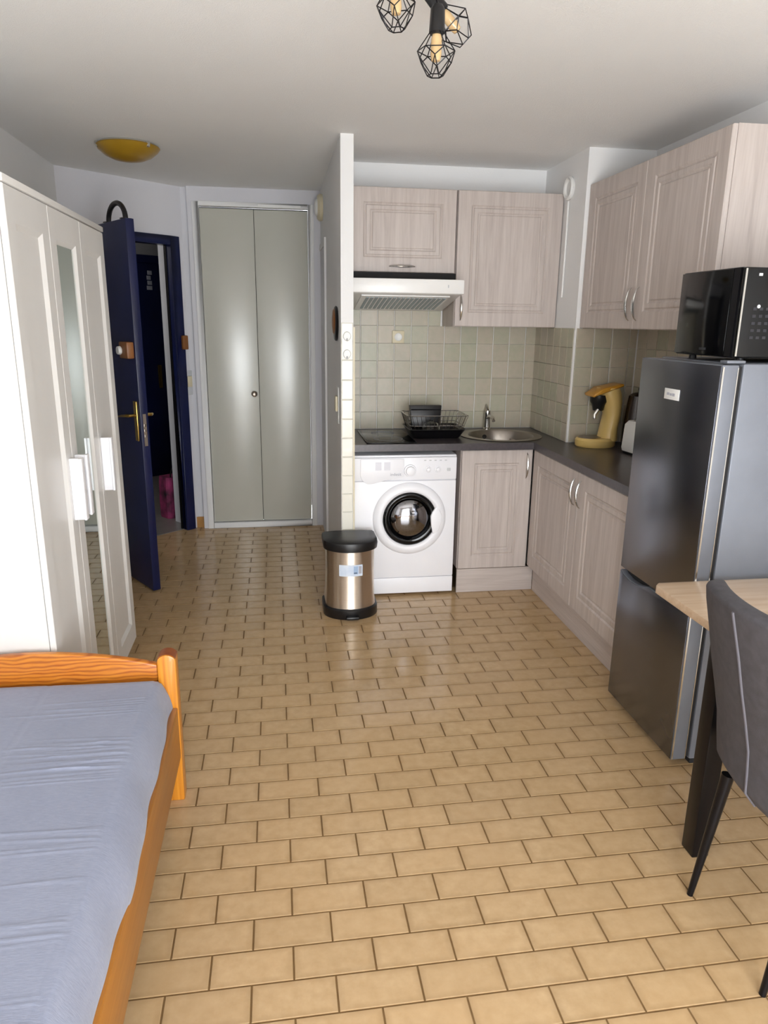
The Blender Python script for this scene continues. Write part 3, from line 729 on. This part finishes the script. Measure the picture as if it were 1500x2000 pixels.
def patch(t0, t1, z0, z1, o):
    mb = MB(); a = bincurve(.13, .101, z0, t0, t1, o); b = bincurve(.13, .101, z1, t0, t1, o); c = bincurve(.13, .101, z0, t0, t1, o + .0008); d_ = bincurve(.13, .101, z1, t0, t1, o + .0008)
    n = len(a); mb.add(a + b + c + d_, [(i, i + 1, n + i + 1, n + i) for i in range(n - 1)] + [(2 * n + i, 2 * n + i + 1, 3 * n + i + 1, 3 * n + i) for i in range(n - 1)]); return mb
st = patch(math.pi * 1.5 - .55, math.pi * 1.5 + .45, .246, .31, .0012).build('sticker', 'sticker', bn)
patch(math.pi * 1.5 + .06, math.pi * 1.5 + .24, .258, .303, .0022).build('print', 'blue', st)
patch(math.pi * 1.5 + .07, math.pi * 1.5 + .2, .262, .268, .0032).build('print_line', 'darkblue', st)
patch(math.pi * 1.5 + .27, math.pi * 1.5 + .4, .26, .302, .0022).build('print_panel', 'greyt', st)
box('pedal', 'black', bn, -.035, .035, -.162, -.138, .008, .024, bevel=.004)

# ------------------------------------------------------------------ fridge, microwave
fg = thing('fridge_freezer', 'tall grey steel fridge-freezer beside the base units', 'fridge', (1.49, 1.295, 0), -math.pi / 2)
FW, FH = .51, 1.458   # local x runs towards the viewer (-y), local y runs to the wall (+x)
box('body', 'fridges', fg, .003, FW - .003, .074, .60, .03, FH, bevel=.006)
box('plinth', 'dark', fg, .02, FW - .02, .09, .58, .001, .03)
box('gasket', 'dark', fg, .01, FW - .01, .058, .074, .04, FH - .01)
# two doors, a curved grip scooped out of the top of the lower one
up_poly = [(0, .609), (FW, .609), (FW, FH - .004), (0, FH - .004)]
MB().prism(up_poly, 'y', 0, .058).build('upper_door', 'fridges', fg, bevel=.004)
lo_poly = [(0, .035), (FW, .035), (FW, .603), (.225, .603), (.19, .590), (.14, .580), (.08, .578), (.03, .586), (.0, .598)]
MB().prism(lo_poly, 'y', 0, .058).build('lower_door', 'fridges', fg, bevel=.004)
for nm_, dz0 in (('upper_door', up_poly), ('lower_door', lo_poly)):
    cx_ = FW / 2; ps = [(min(max(a, .003), FW - .003), min(max(b, .038), FH - .007)) for a, b in dz0]
    MB().prism([(a, b + (.003 if nm_ == 'upper_door' and b < .7 else (-.003 if nm_ == 'lower_door' and b > .5 else 0))) for a, b in ps], 'y', -.0025, -.0003).build('steel_skin', 'fridge', D.objects[nm_], bevel=.001)
MB().prism([(.002, .6085), (.224, .6085), (.224, .6035), (.19, .5905), (.14, .5805), (.08, .5785), (.03, .5865), (.002, .5985)], 'y', .022, .057).build('grip_recess', 'dark', fg)  # dark fill paints in the shade inside the scooped grip
bd = box('badge', 'plastic', fg, .192, .289, -.005, -.0027, 1.318, 1.356, bevel=.0008)
MB().box(.21, .226, -.0056, -.0051, 1.333, 1.342).box(.229, .243, -.0056, -.0051, 1.332, 1.34).box(.246, .262, -.0056, -.0051, 1.331, 1.341).build('badge_mark', 'greyt', bd)
box('hinge_cover', 'fridges', fg, FW - .05, FW - .01, .02, .085, FH + .0005, FH + .010, bevel=.003)
box('edge_strip', 'silver', fg, FW + .0003, FW + .0022, .0005, .006, .04, FH - .01)  # bright strip stands in for the highlight along the front corner
box('seal_trim', 'silver', fg, FW + .0003, FW + .0022, .052, .055, .04, FH - .012)

mw = thing('microwave', 'black microwave oven standing on top of the fridge', 'microwave', (1.552, .832, 1.474))
box('body', 'blackm', mw, 0.0, .44, .012, .346, 0, .28, bevel=.006)
box('side_panel', 'blackg', mw, -.004, -.0005, .05, .345, .004, .276, bevel=.001)
box('side_band', 'blackm', mw, -.003, -.0005, .014, .047, .004, .276)
fp = box('front_panel', 'blackg', mw, 0, .44, -.01, .0115, .002, .278, bevel=.004)
box('edge_strip', 'silver', mw, -.002, .0035, -.012, -.0085, .006, .274)  # silver strip paints in the bright highlight on the microwave corner
box('button', 'greyp', fp, .044, .056, -.012, -.0105, .252, .260)
MB().lathe([(.006, -.0105), (.005, -.0125)], 12, (.058, 0, .16), 'y', cap0=False).build('button', 'greyp', fp)
for i in range(5):
    for j in range(3): box('key', 'keyp', fp, .04 + j * .022, .052 + j * .022, -.0112, -.0105, .06 + i * .022, .069 + i * .022)
box('logo_plate', 'keyp', mw, -.0046, -.0041, .15, .19, .02, .028)
for x in (.05, .39):
    for y in (.04, .31): MB().lathe([(.014, -.0155), (.012, -.0003)], 12, (x, y, 0), 'z').build('foot', 'black', mw)

# ------------------------------------------------------------------ wardrobe
wd = thing('wardrobe', 'white three-door wardrobe with mirrored middle door', 'wardrobe', (-.62, .90, 0), math.pi / 2)
# local x runs away from the viewer (+y), local -y faces the room (+x)
WW, WH, WD = 1.17, 1.95, .5
box('side_panel', 'whitew', wd, -.0, .018, .02, WD, .05, WH - .022, bevel=.002)
box('side_panel', 'whitew', wd, WW - .018, WW, .02, WD, .05, WH - .022, bevel=.002)
box('back_panel', 'whitew', wd, .018, WW - .018, WD - .008, WD - .002, .07, WH - .022)
box('bottom_panel', 'whitew', wd, .018, WW - .018, .022, WD - .009, .052, .07)
box('top_panel', 'whitew', wd, -.004, WW + .004, -.003, WD, WH - .0215, WH, bevel=.003)
for x in (.01, WW - .05):
    for y in (.03, WD - .06): box('foot', 'whitew', wd, x, x + .04, y, y + .03, .0, .05)
def wdoor(x0, x1, mirror):
    w_ = x1 - x0; h_ = WH - .025 - .052
    R = [[(0, .018, 0), (w_, .018, 0), (w_, .018, h_), (0, .018, h_)]]
    for i, j, dpt in ((0, 0, .002), (.002, .002, 0), (.07, .095, 0), (.086, .111, .011)):
        R.append([(i, dpt, j), (w_ - i, dpt, j), (w_ - i, dpt, h_ - j), (i, dpt, h_ - j)])
    o = MB().loft(R).build('door', 'whitew', wd, loc=(x0, 0, .052))
    if mirror:
        box('mirror', 'mirror', o, .087, w_ - .087, .0085, .0105, .112, h_ - .112)
    return o
ws = [(.002, .3885), (.3915, .778), (.781, 1.168)]
drs = [wdoor(a, b, i == 1) for i, (a, b) in enumerate(ws)]
def whandle(o, x):
    mb = MB().prism([(x + .008, -.0005), (x + .008, -.034), (x, -.036), (x, -.044), (x + .034, -.044), (x + .034, -.036), (x + .022, -.034), (x + .022, -.0005)], 'z', .83, 1.05)
    return mb.build('handle', 'enamel', o, bevel=.0015)
whandle(drs[0], .332); whandle(drs[1], .018); whandle(drs[2], .018)

# ------------------------------------------------------------------ bed
bed = thing('bed_frame', 'orange pine single bed frame against the left wall', 'bed', (0, 0, 0))
BX0, BX1, BY0, BY1 = -1.175, -.245, -1.12, .89
def post(x, y, h):
    mb = MB(); a = .058
    o = []
    prof = [(0, 0), (a, 0), (a, h - .022)]
    for i in range(1, 8):
        t = math.pi * i / 8; prof.append((a / 2 + a / 2 * math.cos(t), h - .022 + .022 * math.sin(t)))
    prof.append((0, h - .022))
    mb.prism([(p[0] + x, p[1]) for p in prof], 'y', y, y + .058)
    o = mb.build('post', 'pinev', bed, bevel=.005)
    cap = [(a / 2 + (a / 2 + .001) * math.cos(math.pi * i / 10), h - .021 + .0232 * math.sin(math.pi * i / 10)) for i in range(1, 10)]
    cap += [(p[0], p[1] - .0016) for p in cap[::-1]]
    MB().prism([(p[0] + x, p[1]) for p in cap], 'y', y + .004, y + .054).build('end_grain_cap', 'endgrain', o, smooth=True)
    return o
for yy, h in ((.835, .537), (BY0, .42)):
    post(BX0 + .0, yy, h); post(BX1 - .058, yy, h)
def arch(y, z0, z1, zm):
    n = 20; xa, xb = BX0 + .0585, BX1 - .0585
    top = []
    for i in range(n + 1):
        x = xa + (xb - xa) * i / n; u = (x - (xa + xb) / 2) / ((xb - xa) / 2); top.append((x, zm - (zm - z1) * u * u))
    return MB().prism([(xa, z0)] + [(xb, z0)] + top[::-1], 'y', y, y + .026)
arch(.851, .40, .498, .556).build('headboard_rail', 'pine', bed, bevel=.006, seg=3)
box('lower_rail', 'pine', bed, BX0 + .0585, BX1 - .0585, .851, .877, .2, .3, bevel=.004)
box('footboard_rail', 'pine', bed, BX0 + .0585, BX1 - .0585, BY0 + .015, BY0 + .04, .2, .36, bevel=.004)
box('side_rail', 'rail', bed, BX1 - .027, BX1 - .003, BY0 + .0585, .8345, .168, .35, bevel=.003)
box('side_rail', 'rail', bed, BX0 + .003, BX0 + .027, BY0 + .0585, .8345, .168, .35, bevel=.003)
for i in range(12): 
    y = -.98 + i * .152; box('slat', 'rail', bed, BX0 + .028, BX1 - .028, y, y + .07, .27, .285)
# mattress under a stretched cover with fine pleats along its right edge
def mattress():
    hx = (BX1 - BX0) / 2 - .012; cx = (BX0 + BX1) / 2 + .001; y0, y1 = BY0 + .045, .843
    zt, Hs, r = .474, .175, .055; ny = 620; V, F = [], []
    half = [(hx - .06, zt), (hx - .048, zt - .001), (hx - .040, zt - .006), (hx - .030, zt - .018), (hx - .018, zt - .038), (hx - .007, zt - .062), (hx, zt - .088), (hx + .002, zt - .11), (hx - .002, zt - .14), (hx - .014, zt - Hs)]
    poly = [(-x, z) for x, z in half[::-1]] + half
    cum = [0]
    for i in range(1, len(poly)): cum.append(cum[-1] + math.dist(poly[i], poly[i - 1]))
    def cross(s):   # arc length position over the section: left bottom, over the top, right bottom
        d_ = s * cum[-1]
        for i in range(1, len(poly)):
            if d_ <= cum[i] + 1e-9:
                t = (d_ - cum[i - 1]) / (cum[i] - cum[i - 1]); return tuple(poly[i - 1][k] + t * (poly[i][k] - poly[i - 1][k]) for k in (0, 1))
        return poly[-1]
    sc = [.5 * i / 26 for i in range(26)] + [.5 + .5 * i / 74 for i in range(75)]
    CR = [cross(s) for s in sc]; n = len(sc)
    rnd = random.Random(3); pl = []
    for c in range(24):
        yc = rnd.uniform(y0 + .1, y1 - .12); m = rnd.choice([1, 1, 2, 5, 7])
        for i in range(m): pl.append((yc + i * rnd.uniform(.008, .014), rnd.uniform(.0022, .0042), rnd.uniform(.0009, .0022), rnd.uniform(.3, .95), rnd.uniform(-.03, .03)))
    for j in range(ny + 1):
        y = y0 + (y1 - y0) * j / ny
        e = min(1, min(y - y0, y1 - y) / .06); dz = -.05 * (1 - math.sqrt(max(0, 1 - (1 - e) ** 2)))
        act = [p for p in pl if abs(p[0] - y) < .08]
        for k, (x, z) in enumerate(CR):
            u = x / hx; zz = z
            if z > zt - .01:
                for py, w_, am, ln, cv in act:
                    st = .87 - ln
                    if u > st:
                        q = (y - (py + cv * (.87 - u))) / w_
                        if -2.4 < q < 2.4: zz += am * math.exp(-q * q) * min(1, (u - st) / .3) * max(0, min(1, (.885 - u) / .04))
                zz += .003 * math.sin(2.6 * y + 3 * u) + .002 * math.sin(7 * y - 2 * u)
                for sx, am in ((.18, .0022), (.882, .0026)):
                    q = (u - sx - .01 * math.sin(3 * y)) / .009
                    if abs(q) < 3: zz -= am * math.exp(-q * q)
            xo = 0
            if u > .9: xo = ((u - .9) / .1) * (.007 * math.sin(5 * y + 1) + .004 * math.sin(14 * y) + .002 * math.sin(31 * y))
            V.append((cx + x + xo, y, zz + dz))
    for j in range(ny):
        for i in range(n - 1):
            a = j * n + i; F.append((a, a + 1, a + n + 1, a + n))
        F.append((j * n, (j + 1) * n, (j + 1) * n + n - 1, j * n + n - 1))
    F.append(tuple(range(n - 1, -1, -1))); F.append(tuple(range(ny * n, ny * n + n)))
    mb = MB(); mb.v = V; mb.f = F; return mb
mt = mattress().build('mattress', 'fabric', None, smooth=True, angle=60)
tag(mt, 'single mattress under a pleated blue-grey cover', 'mattress')

# ------------------------------------------------------------------ table and chair
tb = thing('dining_table', 'pale wood table with dark leg beside the fridge', 'table', (1.312, .03, 0))
MB().prism([(0, .02), (.02, 0), (.79, 0), (.79, .712), (.02, .712), (0, .69)], 'z', .722, .75).build('tabletop', 'tabletop', tb, bevel=.004)
for x in (.004, .70): box('leg', 'blackm', tb, x, x + .055, .322, .382, .0, .7215, bevel=.004)
box('crossbeam', 'blackm', tb, .06, .70, .34, .365, .66, .70)

chair = thing('dining_chair', 'charcoal suede dining chair with thin black legs at table', 'chair', (1.24, .062, 0))
prof = [(.04, .40, .195), (.022, .44, .205), (.018, .50, .212), (.012, .56, .215), (-.008, .64, .213), (-.03, .72, .210), (-.055, .82, .205), (-.078, .90, .198), (-.088, .935, .19), (-.09, .952, .178)]
def shell(off, zoff=0):
    rows = []
    for x, z, hw in prof:
        row = []
        for i in range(21):
            u = -1 + i / 10; y = u * hw * 1.04; xx = x - .045 * (1 - u * u) * (1 if z > .42 else .7) + .02
            row.append((xx + off, y, z))
        rows.append(row)
    return rows
A, B = shell(0), shell(.05)
V = [p for r in A for p in r] + [p for r in B for p in r]; nr, nc = len(prof), 21; F = []
for i in range(nr - 1):
    for j in range(nc - 1):
        a = i * nc + j; F.append((a, a + 1, a + nc + 1, a + nc)); b = a + nr * nc; F.append((b, b + nc, b + nc + 1, b + 1))
for i in range(nr - 1):
    for j in (0, nc - 1):
        a = i * nc + j; b = a + nr * nc; F.append((a, a + nc, b + nc, b))
for j in range(nc - 1):
    for i in (0, nr - 1):
        a = i * nc + j; b = a + nr * nc; F.append((a, a + 1, b + 1, b))
mb = MB(); mb.v = V; mb.f = F
bk = mb.build('backrest', 'suede', chair, bevel=.012, seg=3, angle=50)
MB().tube([(A[i][11][0] - .001, A[i][11][1] - .005, A[i][11][2]) for i in range(nr - 1)], .0035, 6).build('seam', 'seam', bk, smooth=True)
MB().loft([rrect(.205, .20, .39, .05), rrect(.215, .208, .41, .05), rrect(.215, .208, .45, .05), rrect(.195, .19, .475, .05)]).build('seat', 'suede', chair, smooth=True, loc=(.275, 0, 0))
for sx, sy in ((0, 1), (0, -1), (1, 1), (1, -1)):
    xt, yt = (.045 if sx == 0 else .43), sy * .15; xb, yb = (-.01 if sx == 0 else .47), sy * .158
    MB().tube([(xt, yt, .395), (xb, yb, .0)], [.017, .0085], 12).build('leg', 'blackm', chair, smooth=True)

# ------------------------------------------------------------------ ceiling lights
dm = thing('ceiling_light', 'amber glass dome ceiling light above the entrance', 'ceiling light', (-.645, 2.97, CH))
MB().lathe([(.142, -.0005), (.146, -.012), (.138, -.02)], 40, (0, 0, 0), 'z', cap0=False).build('base', 'silver', dm, smooth=True)
MB().lathe([(.158, -.012), (.163, -.018), (.15, -.036), (.12, -.06), (.08, -.077), (.035, -.086), (.008, -.088)], 48, (0, 0, 0), 'z', cap0=False).build('dome', 'amber', dm, smooth=True)
for a in (200, 320, 80):
    t = math.radians(a); MB().lathe([(.009, 0), (.012, -.012), (.011, -.024), (.005, -.03)], 12, (.153 * math.cos(t), .153 * math.sin(t), -.004), 'z').build('clip', 'silver', dm, smooth=True)

lamp = thing('cage_ceiling_lamp', 'black ceiling lamp with three wire cage shades', 'ceiling lamp', (.48, .69, CH))
LC = Vector((.48, .69, CH))
MB().lathe([(.06, -.0005), (.062, -.02), (.055, -.024)], 32, (0, 0, 0), 'z', cap0=False).build('canopy', 'blackm', lamp, smooth=True)
def cage(root, axis, start):
    """one lamp head: socket, geometric wire cage and bulb along `axis` from `start` (all relative to the canopy)"""
    axis = Vector(axis).normalized(); u = axis.orthogonal().normalized(); w_ = axis.cross(u); S = Vector(start)
    def P(h, r, t): return S + axis * h + r * (math.cos(t) * u + math.sin(t) * w_)
    a = MB().tube([root, (Vector(root) + S) / 2 + Vector((0, 0, -.01)), S], .004, 8).build('arm', 'blackm', lamp, smooth=True)
    sk_ = MB(); prof_ = [(.012, -.01), (.018, .0), (.02, .05), (.016, .055)]
    sk_.loft([[tuple(P(h, r, 2 * math.pi * i / 16)) for i in range(16)] for r, h in prof_]); so_ = sk_.build('socket', 'black', lamp, smooth=True)
    cg = MB(); n = 6; W_ = .0014
    t0 = [2 * math.pi * i / n for i in range(n)]
    top = [P(.05, .018, t) for t in t0]; mid = [P(.090, .047, t) for t in t0]; low = [P(.110, .044, t + math.pi / n) for t in t0]; bot = [P(.145, .020, t) for t in t0]
    for i in range(n):
        j = (i + 1) % n
        for a_, b_ in ((top[i], mid[i]), (mid[i], mid[j]), (mid[i], low[i]), (mid[j], low[i]), (low[i], bot[i]), (low[i], bot[j]), (bot[i], bot[j])):
            cg.tube([a_, b_], W_, 5)
    cg.build('cage', 'blackm', so_)
    bl = MB().loft([[tuple(P(h, r, 2 * math.pi * i / 16)) for i in range(16)] for r, h in ((.011, .054), (.0135, .065), (.014, .098), (.011, .112), (.003, .115))])
    bl.build('bulb', 'filament', so_, smooth=True)
def rel(x, y, z): return (x - LC.x, y - LC.y, z - LC.z)
cage((.03, .02, -.02), (-.01, .02, -1), rel(.516, .66, 2.318))
cage((.0, -.01, -.02), (.72, .06, -.69), rel(.522, .80, 2.405))
cage((-.03, -.02, -.02), (.05, -.02, -1), rel(.405, .65, 2.408))
